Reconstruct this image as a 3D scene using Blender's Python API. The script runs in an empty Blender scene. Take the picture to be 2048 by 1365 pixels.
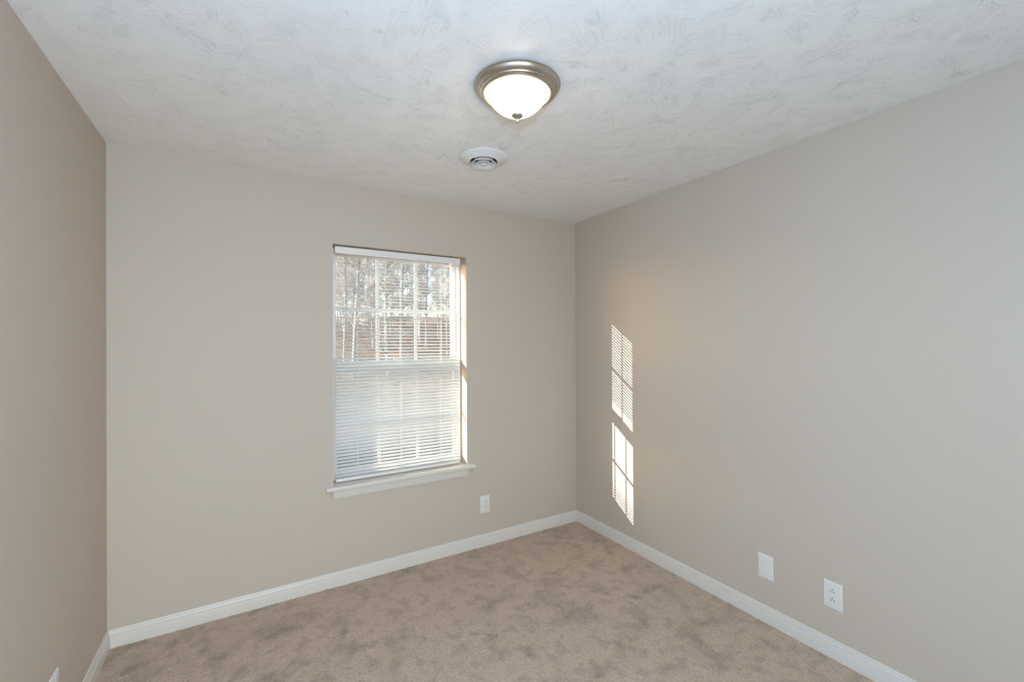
import bpy, bmesh, math, random
import numpy as np
from mathutils import Vector, Matrix

random.seed(7)
rng = np.random.default_rng(7)
SC = bpy.context.scene
COL = SC.collection

# ------------------------------------------------------------------ camera
CAM = Vector((-2.3203, -2.8310, 1.4636))
YAW, PITCH, ROLL = 0.543355, 0.003073, -0.005042
fw = Vector((math.sin(YAW) * math.cos(PITCH), math.cos(YAW) * math.cos(PITCH), math.sin(PITCH)))
r0 = Vector((math.cos(YAW), -math.sin(YAW), 0.0))
u0 = r0.cross(fw)
rt = math.cos(ROLL) * r0 + math.sin(ROLL) * u0
up = -math.sin(ROLL) * r0 + math.cos(ROLL) * u0
cd = bpy.data.cameras.new('camera')
cd.sensor_fit = 'HORIZONTAL'
cd.sensor_width = 36.0
cd.lens = 880.36 / 2048 * 36.0
cd.clip_start = 0.02
cd.clip_end = 300
cam = bpy.data.objects.new('camera', cd)
COL.objects.link(cam)
M = Matrix((rt, up, -fw)).transposed().to_4x4()
M.translation = CAM
cam.matrix_world = M
SC.camera = cam

# ------------------------------------------------------------------ view / cycles
SC.view_settings.view_transform = 'Standard'
SC.view_settings.look = 'None'
SC.view_settings.exposure = 0.0
SC.view_settings.gamma = 1.0
SC.view_settings.use_curve_mapping = False
SC.render.engine = 'CYCLES'
SC.cycles.use_denoising = True
SC.cycles.max_bounces = 14
SC.cycles.diffuse_bounces = 8
SC.cycles.transparent_max_bounces = 16
SC.cycles.sample_clamp_indirect = 8.0

# ------------------------------------------------------------------ sky, sun, flash
w = bpy.data.worlds.new('sky')
SC.world = w
w.use_nodes = True
nt = w.node_tree
bg = nt.nodes['Background']
sky = nt.nodes.new('ShaderNodeTexSky')
sky.sky_type = 'NISHITA'
sky.sun_disc = False
sky.sun_elevation = math.radians(16)
sky.sun_rotation = math.radians(-67)
nt.links.new(sky.outputs[0], bg.inputs[0])
bg.inputs[1].default_value = 0.75

SUN_DIR = Vector((1.0, -0.426, -0.307)).normalized()
ld = bpy.data.lights.new('sun', 'SUN')
ld.energy = 17.0
ld.angle = math.radians(0.2)
ld.color = (1.0, 0.97, 0.88)
sun = bpy.data.objects.new('sun', ld)
COL.objects.link(sun)
sun.location = (-6, 3, 4)
sun.rotation_euler = SUN_DIR.to_track_quat('-Z', 'Y').to_euler()

# the photographer's flash on a bracket above the camera, and an added soft fill light behind
for nm, e_, rad, at, col in (('camera_flash', 72.0, .025, (-2.35, -2.84, 1.72), (.28, .55, 1.0)),
                             ('soft_fill', 38.0, .25, (-2.15, -3.55, 1.55), (.60, .87, 1.0))):
    ld = bpy.data.lights.new(nm, 'POINT')
    ld.energy = e_
    ld.shadow_soft_size = rad
    ld.color = col
    fl = bpy.data.objects.new(nm, ld)
    COL.objects.link(fl)
    fl.location = at

# added fill light, unseen, coming in through the doorway behind the camera
ld = bpy.data.lights.new('rear_fill', 'AREA')
ld.shape = 'RECTANGLE'
ld.size, ld.size_y = 1.0, 2.1
ld.energy = 52.0
ld.color = (1.0, 0.98, 0.82)
hl = bpy.data.objects.new('rear_fill', ld)
COL.objects.link(hl)
hl.location = (-2.2, -4.7, 1.15)
hl.rotation_euler = (math.radians(90), 0, 0)

LAMP_E = 17.0
LAMP_C = (1.0, 0.80, 0.52)

# ------------------------------------------------------------------ room numbers
L = 2.898       # width; right rear corner of the view is x=0,y=0
H = 2.44
RY = -4.05      # wall behind the camera
WX0, WX1, WZ0, WZ1 = -1.872, -0.986, 0.600, 2.067
WT = 0.17


# ------------------------------------------------------------------ helpers
def mat(name, base=(.8, .8, .8), rough=.5, metal=0.0, spec=.5, bump=None, bump_d=.001, bump_s=1.0, var=0.0, var_scale=8):
    m = bpy.data.materials.new(name)
    m.use_nodes = True
    n, l = m.node_tree.nodes, m.node_tree.links
    b = n['Principled BSDF']
    b.inputs['Base Color'].default_value = (*base, 1)
    b.inputs['Roughness'].default_value = rough
    b.inputs['Metallic'].default_value = metal
    b.inputs['Specular IOR Level'].default_value = spec
    tc = n.new('ShaderNodeTexCoord')
    if var:
        no = n.new('ShaderNodeTexNoise')
        no.inputs['Scale'].default_value = var_scale
        no.inputs['Detail'].default_value = 3
        l.new(tc.outputs['Object'], no.inputs['Vector'])
        mx = n.new('ShaderNodeMix')
        mx.data_type = 'RGBA'
        mx.inputs['A'].default_value = (*[c * (1 - var) for c in base], 1)
        mx.inputs['B'].default_value = (*[min(1, c * (1 + var)) for c in base], 1)
        l.new(no.outputs['Fac'], mx.inputs['Factor'])
        l.new(mx.outputs['Result'], b.inputs['Base Color'])
    if bump:
        no = n.new('ShaderNodeTexNoise')
        no.inputs['Scale'].default_value = bump
        no.inputs['Detail'].default_value = 4
        l.new(tc.outputs['Object'], no.inputs['Vector'])
        bp = n.new('ShaderNodeBump')
        bp.inputs['Distance'].default_value = bump_d
        bp.inputs['Strength'].default_value = bump_s
        l.new(no.outputs['Fac'], bp.inputs['Height'])
        l.new(bp.outputs['Normal'], b.inputs['Normal'])
    return m


def obj(name, bm, m, parent=None, smooth=False, loc=None):
    me = bpy.data.meshes.new(name)
    bmesh.ops.recalc_face_normals(bm, faces=bm.faces)
    bm.to_mesh(me)
    bm.free()
    if smooth:
        me.polygons.foreach_set('use_smooth', [True] * len(me.polygons))
        me.set_sharp_from_angle(angle=math.radians(smooth if smooth is not True else 40))
    me.materials.append(m)
    o = bpy.data.objects.new(name, me)
    COL.objects.link(o)
    if parent:
        o.parent = parent
        pr, loc0 = parent, Vector((0, 0, 0))
        while pr:                       # meshes are written in room coordinates
            loc0 += pr.location
            pr = pr.parent
        me.transform(Matrix.Translation(-loc0))
    return o


def tag(o, label, cat, group=None):
    o['label'] = label
    o['category'] = cat
    if group:
        o['group'] = group
    return o


def empty(name, loc):
    o = bpy.data.objects.new(name, None)
    o.empty_display_size = .05
    COL.objects.link(o)
    o.location = loc
    return o


def structure(o, label=None):
    o['kind'] = 'structure'
    if label:
        o['label'] = label
    return o


def box(bm, x0, x1, y0, y1, z0, z1, bev=0.0, seg=2):
    g = bmesh.ops.create_cube(bm, size=1)
    vs = g['verts']
    for v in vs:
        v.co = Vector(((x0 + x1) / 2 + v.co.x * (x1 - x0), (y0 + y1) / 2 + v.co.y * (y1 - y0), (z0 + z1) / 2 + v.co.z * (z1 - z0)))
    if bev:
        es = list({e for v in vs for e in v.link_edges})
        bmesh.ops.bevel(bm, geom=es, offset=bev, segments=seg, affect='EDGES', profile=.5)


def lathe(bm, prof, cx, cy, n=96, close=False):
    """profile of (r, z) about a vertical axis"""
    rings = []
    for r, z in prof:
        if r < 1e-6:
            rings.append([bm.verts.new((cx, cy, z))])
        else:
            rings.append([bm.verts.new((cx + r * math.cos(2 * math.pi * i / n), cy + r * math.sin(2 * math.pi * i / n), z)) for i in range(n)])
    pairs = list(zip(rings, rings[1:]))
    if close:
        pairs.append((rings[-1], rings[0]))
    for a, b in pairs:
        for i in range(n):
            j = (i + 1) % n
            if len(a) == 1 and len(b) == 1:
                continue
            if len(a) == 1:
                bm.faces.new((a[0], b[i], b[j]))
            elif len(b) == 1:
                bm.faces.new((a[i], b[0], a[j]))
            else:
                bm.faces.new((a[i], b[i], b[j], a[j]))


def prism(bm, sections):
    """loft equal-length closed sections (lists of points), ends capped"""
    rows = [[bm.verts.new(p) for p in s] for s in sections]
    k = len(rows[0])
    for a, b in zip(rows, rows[1:]):
        for i in range(k):
            j = (i + 1) % k
            bm.faces.new((a[i], a[j], b[j], b[i]))
    bm.faces.new(rows[0])
    bm.faces.new(list(reversed(rows[-1])))


def tube(bm, p0, p1, r0_, r1_=None, n=8):
    r1_ = r0_ if r1_ is None else r1_
    p0, p1 = Vector(p0), Vector(p1)
    d = (p1 - p0).normalized()
    a = d.orthogonal().normalized()
    b = d.cross(a)
    prism(bm, [[p + (a * math.cos(2 * math.pi * i / n) + b * math.sin(2 * math.pi * i / n)) * r for i in range(n)] for p, r in ((p0, r0_), (p1, r1_))])


# ------------------------------------------------------------------ materials
WALL = mat('greige_wall_paint', (.558, .474, .390), .62, spec=.3, bump=260, bump_d=.0006, bump_s=.35)
TRIM = mat('white_trim_paint', (.69, .64, .575), .35, bump=60, bump_d=.0003, bump_s=.3)
VINYL = mat('white_vinyl', (.82, .80, .77), .4)
SLAT = mat('white_enamelled_slat', (.80, .765, .715), .26)
PLATE = mat('white_plastic_plate', (.74, .71, .66), .3)
DARK = mat('dark_hole', (.012, .012, .012), .6)
NICKEL = mat('brushed_nickel', (.56, .505, .44), .30, metal=1.0, bump=420, bump_d=.0002, bump_s=.3)
VENTW = mat('white_enamelled_metal', (.76, .75, .73), .35)
DUCT = mat('dark_duct_shade', (.05, .045, .04), .55, metal=.3, var=.5, var_scale=40)  # dark tone stands in for shade inside a duct without depth
CORD = mat('white_cord', (.80, .80, .78), .7)
WAND = mat('clear_grey_plastic', (.50, .52, .54), .2)


def glass_mat():
    m = bpy.data.materials.new('window_glass')
    m.use_nodes = True
    n, l = m.node_tree.nodes, m.node_tree.links
    n.remove(n['Principled BSDF'])
    t = n.new('ShaderNodeBsdfTransparent')
    t.inputs[0].default_value = (.95, .97, .965, 1)
    g = n.new('ShaderNodeBsdfGlossy')
    g.inputs['Roughness'].default_value = .01
    f = n.new('ShaderNodeLayerWeight')
    pw = n.new('ShaderNodeMath')
    pw.operation = 'POWER'
    pw.inputs[1].default_value = 5
    l.new(f.outputs['Facing'], pw.inputs[0])
    ma = n.new('ShaderNodeMath')
    ma.operation = 'MULTIPLY_ADD'
    ma.inputs[1].default_value = .6
    ma.inputs[2].default_value = .04
    l.new(pw.outputs[0], ma.inputs[0])
    mx = n.new('ShaderNodeMixShader')
    l.new(ma.outputs[0], mx.inputs[0])
    l.new(t.outputs[0], mx.inputs[1])
    l.new(g.outputs[0], mx.inputs[2])
    l.new(mx.outputs[0], n['Material Output'].inputs[0])
    return m


GLASS = glass_mat()


def lit_glass():
    m = bpy.data.materials.new('lit_white_glass')
    m.use_nodes = True
    n = m.node_tree.nodes
    b = n['Principled BSDF']
    b.inputs['Base Color'].default_value = (.9, .9, .88, 1)
    b.inputs['Roughness'].default_value = .15
    b.inputs['Emission Color'].default_value = (*LAMP_C, 1)
    # emission graded by height: weak at the rim so less reaches the ceiling
    l = m.node_tree.links
    tc = n.new('ShaderNodeTexCoord')
    sp = n.new('ShaderNodeSeparateXYZ')
    l.new(tc.outputs['Object'], sp.inputs[0])
    mr = n.new('ShaderNodeMapRange')
    mr.inputs['From Min'].default_value = -.040
    mr.inputs['From Max'].default_value = -.115
    mr.inputs['To Min'].default_value = LAMP_E * .12
    mr.inputs['To Max'].default_value = LAMP_E
    l.new(sp.outputs['Z'], mr.inputs['Value'])
    l.new(mr.outputs[0], b.inputs['Emission Strength'])
    return m


def ceiling_mat():
    """white paint over a stomp-brushed plaster: bursts of fine radiating ridges"""
    m = mat('stomped_ceiling_paint', (.87, .85, .82), .30, spec=.5)
    n, l = m.node_tree.nodes, m.node_tree.links
    b = n['Principled BSDF']
    tc = n.new('ShaderNodeTexCoord')

    def math_(op, a=None, c=None):
        k = n.new('ShaderNodeMath')
        k.operation = op
        for i, v in enumerate((a, c)):
            if v is None:
                continue
            if isinstance(v, (int, float)):
                k.inputs[i].default_value = v
            else:
                l.new(v, k.inputs[i])
        return k.outputs[0]

    def burst(scale, off):
        mp = n.new('ShaderNodeMapping')
        mp.inputs['Location'].default_value = off
        l.new(tc.outputs['Object'], mp.inputs['Vector'])
        wn = n.new('ShaderNodeTexNoise')
        wn.inputs['Scale'].default_value = 11
        wn.inputs['Detail'].default_value = 3
        l.new(mp.outputs[0], wn.inputs['Vector'])
        wv = n.new('ShaderNodeVectorMath')
        wv.operation = 'MULTIPLY_ADD'
        l.new(wn.outputs['Color'], wv.inputs[0])
        wv.inputs[1].default_value = (.07, .07, 0)
        l.new(mp.outputs[0], wv.inputs[2])
        vo = n.new('ShaderNodeTexVoronoi')
        vo.voronoi_dimensions = '2D'
        vo.inputs['Scale'].default_value = scale
        l.new(wv.outputs[0], vo.inputs['Vector'])
        # each dab of the brush fans out from a point beside it
        cs = n.new('ShaderNodeSeparateColor')
        l.new(vo.outputs['Color'], cs.inputs[0])
        th = math_('MULTIPLY', cs.outputs[1], 6.2832)
        of = n.new('ShaderNodeCombineXYZ')
        l.new(math_('MULTIPLY', math_('COSINE', th), .14), of.inputs[0])
        l.new(math_('MULTIPLY', math_('SINE', th), .14), of.inputs[1])
        ctr = n.new('ShaderNodeVectorMath')
        ctr.operation = 'ADD'
        l.new(vo.outputs['Position'], ctr.inputs[0])
        l.new(of.outputs[0], ctr.inputs[1])
        sub = n.new('ShaderNodeVectorMath')
        sub.operation = 'SUBTRACT'
        l.new(wv.outputs[0], sub.inputs[0])
        l.new(ctr.outputs[0], sub.inputs[1])
        sp = n.new('ShaderNodeSeparateXYZ')
        l.new(sub.outputs[0], sp.inputs[0])
        ang = math_('ARCTAN2', sp.outputs['Y'], sp.outputs['X'])
        ln = n.new('ShaderNodeVectorMath')
        ln.operation = 'LENGTH'
        l.new(sub.outputs[0], ln.inputs[0])
        cb = n.new('ShaderNodeCombineXYZ')
        l.new(math_('MULTIPLY', ang, 125.0), cb.inputs[0])
        l.new(math_('MULTIPLY', ln.outputs['Value'], 100.0), cb.inputs[1])
        l.new(math_('MULTIPLY', cs.outputs[0], 40.0), cb.inputs[2])
        no = n.new('ShaderNodeTexNoise')
        no.inputs['Scale'].default_value = 1.0
        no.inputs['Detail'].default_value = 1.5
        no.inputs['Roughness'].default_value = .5
        l.new(cb.outputs[0], no.inputs['Vector'])
        rp = n.new('ShaderNodeMapRange')
        rp.interpolation_type = 'SMOOTHSTEP'
        rp.inputs['From Min'].default_value = .53
        rp.inputs['From Max'].default_value = .70
        l.new(no.outputs['Fac'], rp.inputs['Value'])
        mk = n.new('ShaderNodeTexNoise')
        mk.inputs['Scale'].default_value = 12
        mk.inputs['Detail'].default_value = 3
        l.new(mp.outputs[0], mk.inputs['Vector'])
        mr = n.new('ShaderNodeMapRange')
        mr.interpolation_type = 'SMOOTHSTEP'
        mr.inputs['From Min'].default_value = .44
        mr.inputs['From Max'].default_value = .62
        l.new(mk.outputs['Fac'], mr.inputs['Value'])
        fade = n.new('ShaderNodeMapRange')
        fade.inputs['From Min'].default_value = .05
        fade.inputs['From Max'].default_value = .09
        l.new(ln.outputs['Value'], fade.inputs['Value'])
        return math_('MULTIPLY', math_('MULTIPLY', rp.outputs[0], mr.outputs[0]), fade.outputs[0])

    h = math_('MAXIMUM', burst(7.0, (0, 0, 0)), burst(9.0, (3.3, 1.7, 0)))
    fine = n.new('ShaderNodeTexNoise')
    fine.inputs['Scale'].default_value = 120
    fine.inputs['Detail'].default_value = 3
    l.new(tc.outputs['Object'], fine.inputs['Vector'])
    h = math_('ADD', h, math_('MULTIPLY', fine.outputs['Fac'], .10))
    bp = n.new('ShaderNodeBump')
    bp.inputs['Distance'].default_value = .00045
    bp.inputs['Strength'].default_value = 1.0
    l.new(h, bp.inputs['Height'])
    l.new(bp.outputs['Normal'], b.inputs['Normal'])
    return m


def carpet_mat():
    m = mat('beige_cut_pile_carpet', (.45, .35, .26), .95, spec=.1)
    n, l = m.node_tree.nodes, m.node_tree.links
    b = n['Principled BSDF']
    b.inputs['Sheen Weight'].default_value = .15
    b.inputs['Sheen Roughness'].default_value = .6
    tc = n.new('ShaderNodeTexCoord')

    def noise(scale, det, dist=0.0):
        k = n.new('ShaderNodeTexNoise')
        k.inputs['Scale'].default_value = scale
        k.inputs['Detail'].default_value = det
        k.inputs['Distortion'].default_value = dist
        l.new(tc.outputs['Object'], k.inputs['Vector'])
        return k.outputs['Fac']

    def ramp(fac, a, c, lo, hi):
        k = n.new('ShaderNodeMapRange')
        k.inputs['From Min'].default_value = lo
        k.inputs['From Max'].default_value = hi
        k.inputs['To Min'].default_value = a
        k.inputs['To Max'].default_value = c
        l.new(fac, k.inputs['Value'])
        return k.outputs[0]

    def mul(a, c):
        k = n.new('ShaderNodeMath')
        k.operation = 'MULTIPLY'
        l.new(a, k.inputs[0])
        l.new(c, k.inputs[1])
        return k.outputs[0]
    # trodden and brushed patches of pile, then the mixed yarn
    f = mul(ramp(noise(5.5, 5, .5), .85, 1.05, .36, .50), ramp(noise(210, 3), .76, 1.24, .3, .7))
    f = mul(f, ramp(noise(15, 4, .3), .86, 1.04, .36, .50))
    vm = n.new('ShaderNodeVectorMath')
    vm.operation = 'SCALE'
    vm.inputs[0].default_value = (.480, .352, .256)
    l.new(f, vm.inputs['Scale'])
    l.new(vm.outputs[0], b.inputs['Base Color'])
    return m


# ------------------------------------------------------------------ room shell
def grid_floor():
    st = .0055
    nx, ny = int(L / st) + 1, int(-RY / st) + 1
    xs, ys = np.linspace(-L, 0, nx), np.linspace(RY, 0, ny)
    X, Y = np.meshgrid(xs, ys)
    X = X + rng.normal(0, .0012, X.shape)
    Y = Y + rng.normal(0, .0012, Y.shape)
    Z = rng.random(X.shape) * .0045 - .0040
    co = np.stack([X, Y, Z], -1).reshape(-1, 3).astype(np.float32)
    i = np.arange(nx * ny).reshape(ny, nx)
    q = np.stack([i[:-1, :-1], i[:-1, 1:], i[1:, 1:], i[1:, :-1]], -1).reshape(-1, 4).astype(np.int32)
    me = bpy.data.meshes.new('floor')
    me.vertices.add(len(co))
    me.vertices.foreach_set('co', co.ravel())
    me.loops.add(q.size)
    me.loops.foreach_set('vertex_index', q.ravel())
    me.polygons.add(len(q))
    me.polygons.foreach_set('loop_start', np.arange(0, q.size, 4, dtype=np.int32))
    me.update(calc_edges=True)
    me.polygons.foreach_set('use_smooth', [True] * len(q))
    me.materials.append(carpet_mat())
    o = bpy.data.objects.new('floor', me)
    COL.objects.link(o)
    structure(o, 'beige cut pile carpet with darker trodden patches')


grid_floor()
T = .12
bm = bmesh.new()
box(bm, -L - T, T, RY - T, WT, H, H + .1)
structure(obj('ceiling', bm, ceiling_mat()), 'white stomp-textured ceiling')
bm = bmesh.new()
# one ring of wall around the window opening
for yy in (0.0, WT):
    pass
xs, zs = [-L - T, WX0, WX1, T], [-.7, WZ0, WZ1, H + .1]
grid = {}
for yi, yy in enumerate((0.0, WT)):
    for a, x in enumerate(xs):
        for c, z in enumerate(zs):
            grid[yi, a, c] = bm.verts.new((x, yy, z))
for yi in (0, 1):
    for a in range(3):
        for c in range(3):
            if (a, c) != (1, 1):
                bm.faces.new([grid[yi, a, c], grid[yi, a + 1, c], grid[yi, a + 1, c + 1], grid[yi, a, c + 1]])
for (a, c), (a2, c2) in [((1, 1), (2, 1)), ((2, 1), (2, 2)), ((2, 2), (1, 2)), ((1, 2), (1, 1))] + \
        [((i, 0), (i + 1, 0)) for i in range(3)] + [((i, 3), (i + 1, 3)) for i in range(3)] + \
        [((0, i), (0, i + 1)) for i in range(3)] + [((3, i), (3, i + 1)) for i in range(3)]:
    bm.faces.new([grid[0, a, c], grid[0, a2, c2], grid[1, a2, c2], grid[1, a, c]])
structure(obj('wall_back', bm, WALL), 'greige painted wall with the window')
bm = bmesh.new()
box(bm, 0, T, RY - T, -.0005, -.1, H - .0005)
structure(obj('wall_right', bm, WALL), 'greige painted wall with the patch of sunlight')
bm = bmesh.new()
box(bm, -L - T, -L, RY - T, -.0005, -.1, H - .0005)
structure(obj('wall_left', bm, WALL), 'greige painted wall at the left edge')
DX0, DX1, DZ = -2.72, -1.86, 2.05      # open doorway behind the camera
bm = bmesh.new()
box(bm, -L, DX0, RY - T, RY, -.1, H - .0005)
box(bm, DX1, 0, RY - T, RY, -.1, H - .0005)
box(bm, DX0, DX1, RY - T, RY, DZ, H - .0005)
structure(obj('wall_rear', bm, WALL), 'greige painted wall behind the camera')

BB = [(0, -.008), (.0145, -.008), (.0145, .050), (.0135, .0535), (.0105, .055), (.0100, .0575), (.0112, .0605),
      (.0105, .066), (.0078, .0705), (.0070, .0735), (.0074, .0765), (.0062, .0815), (.0045, .0837), (0, .0837)]
for nm, end0, end1 in (('baseboard_back', lambda d, z: (-L + d, -d, z), lambda d, z: (-d, -d, z)),
                       ('baseboard_right', lambda d, z: (-d, -d, z), lambda d, z: (-d, RY + d, z)),
                       ('baseboard_left', lambda d, z: (-L + d, RY + d, z), lambda d, z: (-L + d, -d, z)),
                       ('baseboard_rear', lambda d, z: (-d, RY + d, z), lambda d, z: (DX1 + .06, RY + d, z))):
    bm = bmesh.new()
    prism(bm, [[end0(d, z) for d, z in BB], [end1(d, z) for d, z in BB]])
    structure(obj(nm, bm, TRIM, smooth=30), 'white moulded baseboard')

# ------------------------------------------------------------------ window
win = empty('window_1', ((WX0 + WX1) / 2, 0.1, WZ0))
structure(win, 'white double-hung window with a muntin grid in each sash')
FX0, FX1 = WX0 + .003, WX1 - .003
GX0, GX1 = -1.832, -1.043        # clear glass width
MZ0, MZ1 = 1.286, 1.350          # meeting rail
Z0, Z1 = WZ0 + .004, WZ1 - .004


def ring(bm, x0, x1, z0, z1, ix0, ix1, iz0, iz1, y0, y1, bev=.003):
    box(bm, x0, ix0, y0, y1, z0, z1, bev)
    box(bm, ix1, x1, y0, y1, z0, z1, bev)
    box(bm, ix0 - .001, ix1 + .001, y0 + .0005, y1 - .0005, z0, iz0, bev)
    box(bm, ix0 - .001, ix1 + .001, y0 + .0005, y1 - .0005, iz1, z1, bev)


bm = bmesh.new()
ring(bm, FX0, FX1, Z0, Z1, FX0 + .018, FX1 - .018, Z0 + .022, Z1 - .020, .098, .168)
obj('window_frame', bm, VINYL, win)


def sash(name, z0, z1, iz0, iz1, y0, y1, yg):
    bm = bmesh.new()
    ring(bm, FX0 + .019, FX1 - .019, z0, z1, GX0, GX1, iz0, iz1, y0, y1)
    s = obj(name, bm, VINYL, win)
    bm = bmesh.new()
    box(bm, GX0 - .002, GX1 + .002, yg - .002, yg + .002, iz0 - .002, iz1 + .002)
    obj('glass_pane', bm, GLASS, s)
    bm = bmesh.new()
    for k in (1, 2):
        x = GX0 + (GX1 - GX0) * k / 3
        box(bm, x - .011, x + .011, yg - .0065, yg - .0025, iz0, iz1, .001, 1)
    zc = (iz0 + iz1) / 2
    box(bm, GX0, GX1, yg - .0062, yg - .0028, zc - .011, zc + .011, .001, 1)
    obj('muntin_grid', bm, VINYL, s)
    return s


sash('lower_sash', Z0 + .023, MZ1, .672, MZ0, .100, .128, .117)
sash('upper_sash', MZ0, Z1 - .021, MZ1 - .005, 2.020, .134, .162, .150)
bm = bmesh.new()
box(bm, -1.45 - .02, -1.45 + .02, .104, .124, MZ1, MZ1 + .012, .003)
obj('sash_lock', bm, VINYL, win)
# stool with horns, and apron under it
bm = bmesh.new()
SF = [(-.0335, .583), (-.031, .577), (-.026, .5755), (.0, .5755), (.0, .600), (-.026, .600), (-.031, .5975), (-.0335, .592)]
prism(bm, [[(x, y, z) for y, z in SF] for x in (-1.914, -.932)])
box(bm, WX0 + .001, WX1 - .001, -.001, .103, .577, .6003)
obj('window_sill', bm, TRIM, win, smooth=30)
bm = bmesh.new()
AP = [(0, .523), (-.007, .523), (-.009, .526), (-.010, .534), (-.013, .545), (-.0145, .557), (-.016, .568), (-.016, .5755), (0, .5755)]
prism(bm, [[(x0 + s * (-.016 - y) * -.6, y, z) for y, z in AP] for x0, s in ((-1.874, 1), (-.982, -1))])
obj('window_apron', bm, TRIM, win, smooth=30)

# ------------------------------------------------------------------ mini blind
BX0, BX1, BY = -1.853, -1.018, .058
bl = empty('window_blind', ((BX0 + BX1) / 2, BY, .6003))
tag(bl, 'white horizontal mini blind hanging inside the window recess', 'blind')
bm = bmesh.new()
HR = [(BY - .024, 2.018), (BY - .026, 2.021), (BY - .026, 2.030), (BY - .0245, 2.031), (BY - .0245, 2.033), (BY - .026, 2.034),
      (BY - .026, 2.058), (BY - .024, 2.0605), (BY + .016, 2.0605), (BY + .016, 2.020), (BY + .014, 2.018)]
prism(bm, [[(x, y, z) for y, z in HR] for x in (BX0, BX1)])
obj('headrail', bm, SLAT, bl)
PITCHZ = .0215
zt, zb = 2.006, .640
nsl = int(round((zt - zb) / PITCHZ)) + 1
bm = bmesh.new()


def tilt(z):
    if z > 1.385:
        return 14 - 6 * (z - 1.385) / .62
    if z > 1.345:
        return 14 + (39 - 14) * (1.385 - z) / .04
    if z > .90:
        return 39.0
    if z > .74:
        return 39 - 19 * (.90 - z) / .16
    return 20 - 6 * (.74 - z) / .1


for k in range(nsl):
    z = zt - (zt - zb) * k / (nsl - 1)
    th = math.radians(tilt(z) + random.uniform(-.7, .7))
    c, s = math.cos(th), math.sin(th)
    pts = []
    W2 = .0128
    ev = [-1, -.6, -.2, .2, .6, 1]
    for t in ev:
        pts.append((t * W2, .0021 * (1 - t * t) + .0003))
    for t in reversed(ev):
        pts.append((t * W2, .0021 * (1 - t * t) - .0003))
    sec = [(BY + a * c - h * s, z + a * s + h * c) for a, h in pts]   # inner (room side) edge lower
    sag = random.uniform(-.0006, .0006)
    prism(bm, [[(x, y, zz + dz) for y, zz in sec] for x, dz in ((BX0 + .003 + random.uniform(-.001, .001), 0), ((BX0 + BX1) / 2, sag), (BX1 - .003 + random.uniform(-.001, .001), 0))])
obj('slats', bm, SLAT, bl, smooth=30)
bm = bmesh.new()
box(bm, BX0 + .002, BX1 - .002, BY - .0125, BY + .0125, .6065, .6255, .003)
obj('bottom_rail', bm, SLAT, bl)
for x in (-1.719, -1.438, -1.155):
    bm = bmesh.new()
    for y in (BY - .0132, BY + .0132):
        tube(bm, (x, y, 2.018), (x, y, .616), .0008, n=6)
    tube(bm, (x + .004, BY, 2.018), (x + .004, BY, .616), .0008, n=6)
    box(bm, x - .004, x + .004, BY - .0142, BY - .0118, .612, .6225, .0008, 1)
    obj('ladder_cord', bm, CORD, bl)
bm = bmesh.new()
tube(bm, (-1.794, BY - .031, 2.000), (-1.782, BY - .030, 1.512), .0042, .0042, 6)
tube(bm, (-1.794, BY - .031, 2.000), (-1.794, BY - .022, 2.019), .0016, .0016, 6)
tube(bm, (-1.782, BY - .030, 1.512), (-1.7818, BY - .030, 1.492), .0055, .0048, 8)
obj('tilt_wand', bm, WAND, bl)
for x in (-1.64, -1.252):
    bm = bmesh.new()
    for dx in (-.005, .005):
        box(bm, x + dx - .0022, x + dx + .0022, BY - .0272, BY - .014, 2.0130, 2.0176, .0008, 1)
    box(bm, x - .007, x + .007, BY - .0150, BY - .0120, 2.0135, 2.0178, .0008, 1)
    obj('valance_clip', bm, WAND, bl)

# ------------------------------------------------------------------ ceiling light
CX, CY = -1.439, -1.419
lt = empty('ceiling_light', (CX, CY, H))
tag(lt, 'lit flush-mount ceiling light with brushed nickel pan and white glass bowl', 'ceiling light')
PAN = [(.0, 2.4400), (.150, 2.4400), (.157, 2.4370), (.1625, 2.4335), (.1630, 2.4300), (.1600, 2.4280), (.1588, 2.4272), (.1578, 2.4235),
       (.1545, 2.4180), (.1490, 2.4135), (.1435, 2.4115), (.1420, 2.4100), (.1430, 2.4085), (.1415, 2.4060), (.1380, 2.4045),
       (.1355, 2.4040), (.1335, 2.4025), (.1340, 2.4010), (.1315, 2.3990), (.1275, 2.3985), (.1250, 2.4000), (.1245, 2.4150), (.0, 2.4150)]
bm = bmesh.new()
lathe(bm, PAN, CX, CY, 128)
obj('nickel_pan', bm, NICKEL, lt, smooth=25)
bm = bmesh.new()
RB, DB, ZB = .1225, .081, 2.405
out = [(RB * t, ZB - DB * (1 - t ** 2.4)) for t in [math.sin(math.pi / 2 * i / 28) for i in range(29)]]
prof = [(r, z) for r, z in out] + [(RB - .001, ZB + .006), (RB - .005, ZB + .006), (RB - .005, ZB)]
lathe(bm, prof, CX, CY, 128)
obj('glass_shade', bm, lit_glass(), lt, smooth=60)
zf = ZB - DB
bm = bmesh.new()
lathe(bm, [(0, zf + .001), (.019, zf + .0015), (.0215, zf - .001), (.0210, zf - .004), (.0165, zf - .008), (.0090, zf - .0115), (.0055, zf - .0145),
           (.0046, zf - .0170), (.0058, zf - .0195), (.0064, zf - .0230), (.0054, zf - .0265), (.003, zf - .0300), (0, zf - .0315)], CX, CY, 48)
obj('finial', bm, NICKEL, lt, smooth=40)

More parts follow.
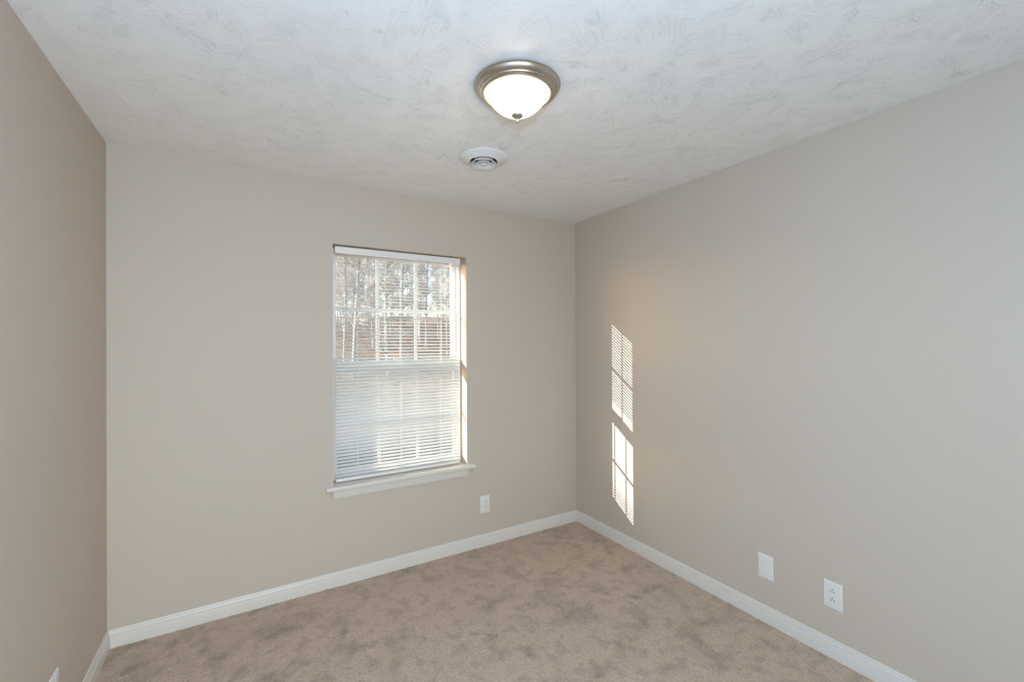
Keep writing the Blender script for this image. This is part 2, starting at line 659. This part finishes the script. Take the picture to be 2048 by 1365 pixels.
# ------------------------------------------------------------------ round vent
VX, VY = -1.245, -.771
vt = empty('ceiling_vent', (VX, VY, H))
tag(vt, 'white round ceiling air vent with concentric rings near the window', 'vent')
bm = bmesh.new()
lathe(bm, [(.123, 2.4400), (.1275, 2.4390), (.1290, 2.4365), (.1270, 2.4335), (.116, 2.4290), (.102, 2.4240), (.090, 2.4190), (.081, 2.4150),
           (.0765, 2.4135), (.0742, 2.4145), (.0735, 2.4180), (.0735, 2.4380), (.0750, 2.4395)], VX, VY, 96, close=True)
obj('flange', bm, VENTW, vt, smooth=40)
bm = bmesh.new()
lathe(bm, [(0, 2.4385), (.0730, 2.4385), (.0730, 2.4397), (0, 2.4397)], VX, VY, 64)
for k in range(5):
    a = math.radians(20 + 36 * k)
    dx, dy = math.cos(a) * .072, math.sin(a) * .072
    tube(bm, (VX - dx, VY - dy, 2.4365), (VX + dx, VY + dy, 2.4365), .0016, n=6)
obj('damper', bm, DUCT, vt)
for r, z in ((.0650, 2.4030), (.0425, 2.4000)):
    bm = bmesh.new()
    lathe(bm, [(r, z), (r + .0015, z + .0012), (r + .0005, z + .0025), (r - .012, z + .0200), (r - .016, z + .0260), (r - .0172, z + .0258), (r - .0135, z + .0190), (r - .002, z + .0015)], VX, VY, 72, close=True)
    obj('ring', bm, VENTW, vt, smooth=40)
bm = bmesh.new()
lathe(bm, [(0, 2.3990), (.010, 2.3987), (.0175, 2.3997), (.0185, 2.4015), (.010, 2.4190), (0, 2.4210)], VX, VY, 48)
obj('centre_cone', bm, VENTW, vt, smooth=40)
bm = bmesh.new()
for a in (.3, .3 + math.pi / 2):
    dx, dy = math.cos(a), math.sin(a)
    for s in (-1, 1):
        tube(bm, (VX + s * dx * .010, VY + s * dy * .010, 2.4130), (VX + s * dx * .0735, VY + s * dy * .0735, 2.4240), .0022, n=6)
obj('support_arm', bm, VENTW, vt)


# ------------------------------------------------------------------ wall plates
def place(o, loc, rz):
    o.location = loc
    o.rotation_euler = (0, 0, rz)


def plate_bm(w_=.0785, h_=.1255, d=.0058):
    """plate in its own frame: x across, z up, front towards -y"""
    bm = bmesh.new()
    a, b_ = w_ / 2, h_ / 2
    secs = []
    for ins, dep in ((0, 0), (0, .0018), (.0015, .0036), (.0045, d - .0006), (.0065, d)):
        secs.append([(-a + ins, -dep, -b_ + ins), (a - ins, -dep, -b_ + ins), (a - ins, -dep, b_ - ins), (-a + ins, -dep, b_ - ins)])
    prism(bm, secs)
    return bm, d


def cyl_y(bm, x, z, r, y0, y1, n=24):
    tube(bm, (x, y0, z), (x, y1, z), r, r, n)


def child(name, bm, m, parent, smooth=False):
    me = bpy.data.meshes.new(name)
    bmesh.ops.recalc_face_normals(bm, faces=bm.faces)
    bm.to_mesh(me)
    bm.free()
    if smooth:
        me.polygons.foreach_set('use_smooth', [True] * len(me.polygons))
        me.set_sharp_from_angle(angle=math.radians(30))
    me.materials.append(m)
    o = bpy.data.objects.new(name, me)
    COL.objects.link(o)
    o.parent = parent
    return o


def outlet(label):
    t = empty('wall_outlet', (0, 0, 0))
    tag(t, label, 'outlet', 'duplex wall outlets')
    bm, d = plate_bm()
    child('cover_plate', bm, PLATE, t, True)
    for zc in (.0200, -.0200):
        bm = bmesh.new()
        # rounded face with flat top and bottom, standing a little proud of the plate
        for rr, y0, y1, mt in ((.0178, -d + .0004, -d - .0003, None), (.0166, -d - .0002, -d - .0016, None)):
            pts = []
            for i in range(48):
                a = 2 * math.pi * i / 48
                x, z = rr * math.cos(a), rr * math.sin(a)
                z = max(-rr * .78, min(rr * .78, z))
                pts.append((x, z))
            prism(bm, [[(x, y0, zc + z) for x, z in pts], [(x, y1, zc + z) for x, z in pts]])
        rc = child('receptacle', bm, PLATE, t, True)
        for x, h in ((-.0064, .0062), (.0064, .0078)):
            bm = bmesh.new()
            box(bm, x - .0012, x + .0012, -d - .0019, -d - .0012, zc - .0028 - h / 2, zc - .0028 + h / 2)
            child('slot', bm, DARK, rc)
        bm = bmesh.new()
        cyl_y(bm, 0, zc + .0075, .0025, -d - .0012, -d - .0019, 16)
        child('ground_hole', bm, DARK, rc)
    bm = bmesh.new()
    cyl_y(bm, 0, 0, .0032, -d + .0003, -d - .0011, 20)
    child('screw', bm, PLATE, t, True)
    return t


def copy_tree(o, parent=None):
    c = o.copy()
    COL.objects.link(c)
    c.parent = parent
    for ch in list(o.children):
        copy_tree(ch, c)
    return c


o1 = outlet('white duplex outlet on the right wall low above the baseboard')
o2 = copy_tree(o1)
o2['label'] = 'small white duplex outlet on the back wall right of the window sill'
place(o1, (0, -1.8495, .285), -math.pi / 2)
place(o2, (-.8465, 0, .295), 0)
bp_ = empty('blank_wall_plate', (0, 0, 0))
tag(bp_, 'plain blank white wall plate on the right wall left of the outlet', 'wall plate')
bm, d = plate_bm()
child('cover_plate', bm, PLATE, bp_, True)
place(bp_, (0, -1.5415, .2845), -math.pi / 2)
lp = empty('wall_plate', (0, 0, 0))
tag(lp, 'white wall plate with a screw on the left wall at the bottom left', 'wall plate')
bm, d = plate_bm()
child('cover_plate', bm, PLATE, lp, True)
for z in (.0475, -.0475):
    bm = bmesh.new()
    cyl_y(bm, 0, z, .0034, -d + .0003, -d - .0012, 20)
    child('screw', bm, PLATE, lp, True)
place(lp, (-L, -.690, .2545), math.pi / 2)

# ------------------------------------------------------------------ outdoors
GRASS = mat('leaf_littered_ground', (.30, .20, .13), .95, bump=30, bump_d=.05)
n, l = GRASS.node_tree.nodes, GRASS.node_tree.links
tc = n.new('ShaderNodeTexCoord')
no = n.new('ShaderNodeTexNoise')
no.inputs['Scale'].default_value = 2.5
no.inputs['Detail'].default_value = 8
no.inputs['Roughness'].default_value = .75
l.new(tc.outputs['Object'], no.inputs['Vector'])
def ground_ramp(cols):
    cr = n.new('ShaderNodeValToRGB')
    e = cr.color_ramp.elements
    e[0].position, e[0].color = .36, (*cols[0], 1)
    e[1].position, e[1].color = .68, (*cols[2], 1)
    k = e.new(.5)
    k.color = (*cols[1], 1)
    l.new(no.outputs['Fac'], cr.inputs['Fac'])
    return cr.outputs['Color']


# dark winter lawn by the house, fallen leaves under the trees
sx = n.new('ShaderNodeSeparateXYZ')
l.new(tc.outputs['Object'], sx.inputs[0])
mr = n.new('ShaderNodeMapRange')
mr.inputs['From Min'].default_value = 5.0
mr.inputs['From Max'].default_value = 7.0
l.new(sx.outputs['Y'], mr.inputs['Value'])
mx = n.new('ShaderNodeMix')
mx.data_type = 'RGBA'
l.new(mr.outputs[0], mx.inputs['Factor'])
l.new(ground_ramp([(.012, .013, .009), (.030, .030, .022), (.055, .052, .040)]), mx.inputs['A'])
l.new(ground_ramp([(.05, .033, .022), (.22, .130, .078), (.42, .30, .21)]), mx.inputs['B'])
l.new(mx.outputs['Result'], n['Principled BSDF'].inputs['Base Color'])


def gz(x, y):
    d_ = max(0.0, y - 4)
    return -.65 + .105 * d_ + .25 * math.sin(x * .35 + 1) * min(1, d_ / 6) * .6


bm = bmesh.new()
NX, NY = 60, 50
gx = [-25 + 75 * i / NX for i in range(NX + 1)]
gy = [WT + .02 + 60 * (j / NY) ** 1.6 for j in range(NY + 1)]
vs = [[bm.verts.new((x, y, gz(x, y) + random.uniform(-.03, .03) * (y > 1))) for x in gx] for y in gy]
for j in range(NY):
    for i in range(NX):
        bm.faces.new((vs[j][i], vs[j][i + 1], vs[j + 1][i + 1], vs[j + 1][i]))
g = obj('ground', bm, GRASS, smooth=True)
structure(g, 'leaf-littered slope outside the window')

BARK = mat('grey_bark', (.40, .365, .335), .9, var=.45, var_scale=6)


def tree_bm(h, r, seed):
    rd = random.Random(seed)
    bm = bmesh.new()

    def branch(p, d, ln, rad, lvl):
        n_ = (9, 4, 3, 2)[lvl]
        for i in range(n_):
            d = (d + Vector((rd.gauss(0, .10), rd.gauss(0, .10), rd.gauss(0, .05))) * (1 if lvl else .25)).normalized()
            q = p + d * ln / n_
            r1 = rad * (1 - .75 / n_)
            tube(bm, p, q, rad, r1, (6, 4, 3, 3)[lvl])
            p, rad = q, r1
            if lvl < 3:
                for _ in range((0 if i == 0 else 7, 4, 3)[lvl]):
                    a = rd.uniform(0, 2 * math.pi)
                    o = Matrix.Rotation(a, 3, d) @ d.orthogonal().normalized()
                    dd = (d * rd.uniform(.5, .95) + o * rd.uniform(.45, .8) + Vector((0, 0, .15))).normalized()
                    branch(p, dd, (.125 * h, .55 * ln, .5 * ln)[lvl] * rd.uniform(.6, 1.1), max(.004, rad * rd.uniform(.3, .45)), lvl + 1)
    branch(Vector((0, 0, -.2)), Vector((0, 0, 1)), h, r, 0)
    return bm


protos = []
for s in range(5):
    bm = tree_bm(6.5 + s * .5, .040 + .008 * s, 100 + s)
    t = obj('bare_tree', bm, BARK)
    protos.append(t)
spots = []
rd = random.Random(5)
for _ in range(4000):
    y = 6 + 42 * rd.random() ** .8
    u = rd.uniform(-.02, .62)
    x = CAM.x + u * (y - CAM.y)
    if all((x - a) ** 2 + (y - b_) ** 2 > 2.7 ** 2 for a, b_ in spots):
        spots.append((x, y))
for i, (x, y) in enumerate(spots):
    t = protos[i] if i < 5 else protos[i % 5].copy()
    if i >= 5:
        COL.objects.link(t)
    t.location = (x, y, gz(x, y) - .05)
    t.rotation_euler = (0, 0, rd.uniform(0, 6.28))
    s = rd.uniform(.8, 1.2)
    t.scale = (s, s, s)
    tag(t, 'bare grey winter tree outside, seen between the blind slats', 'tree', 'bare trees outside the window')
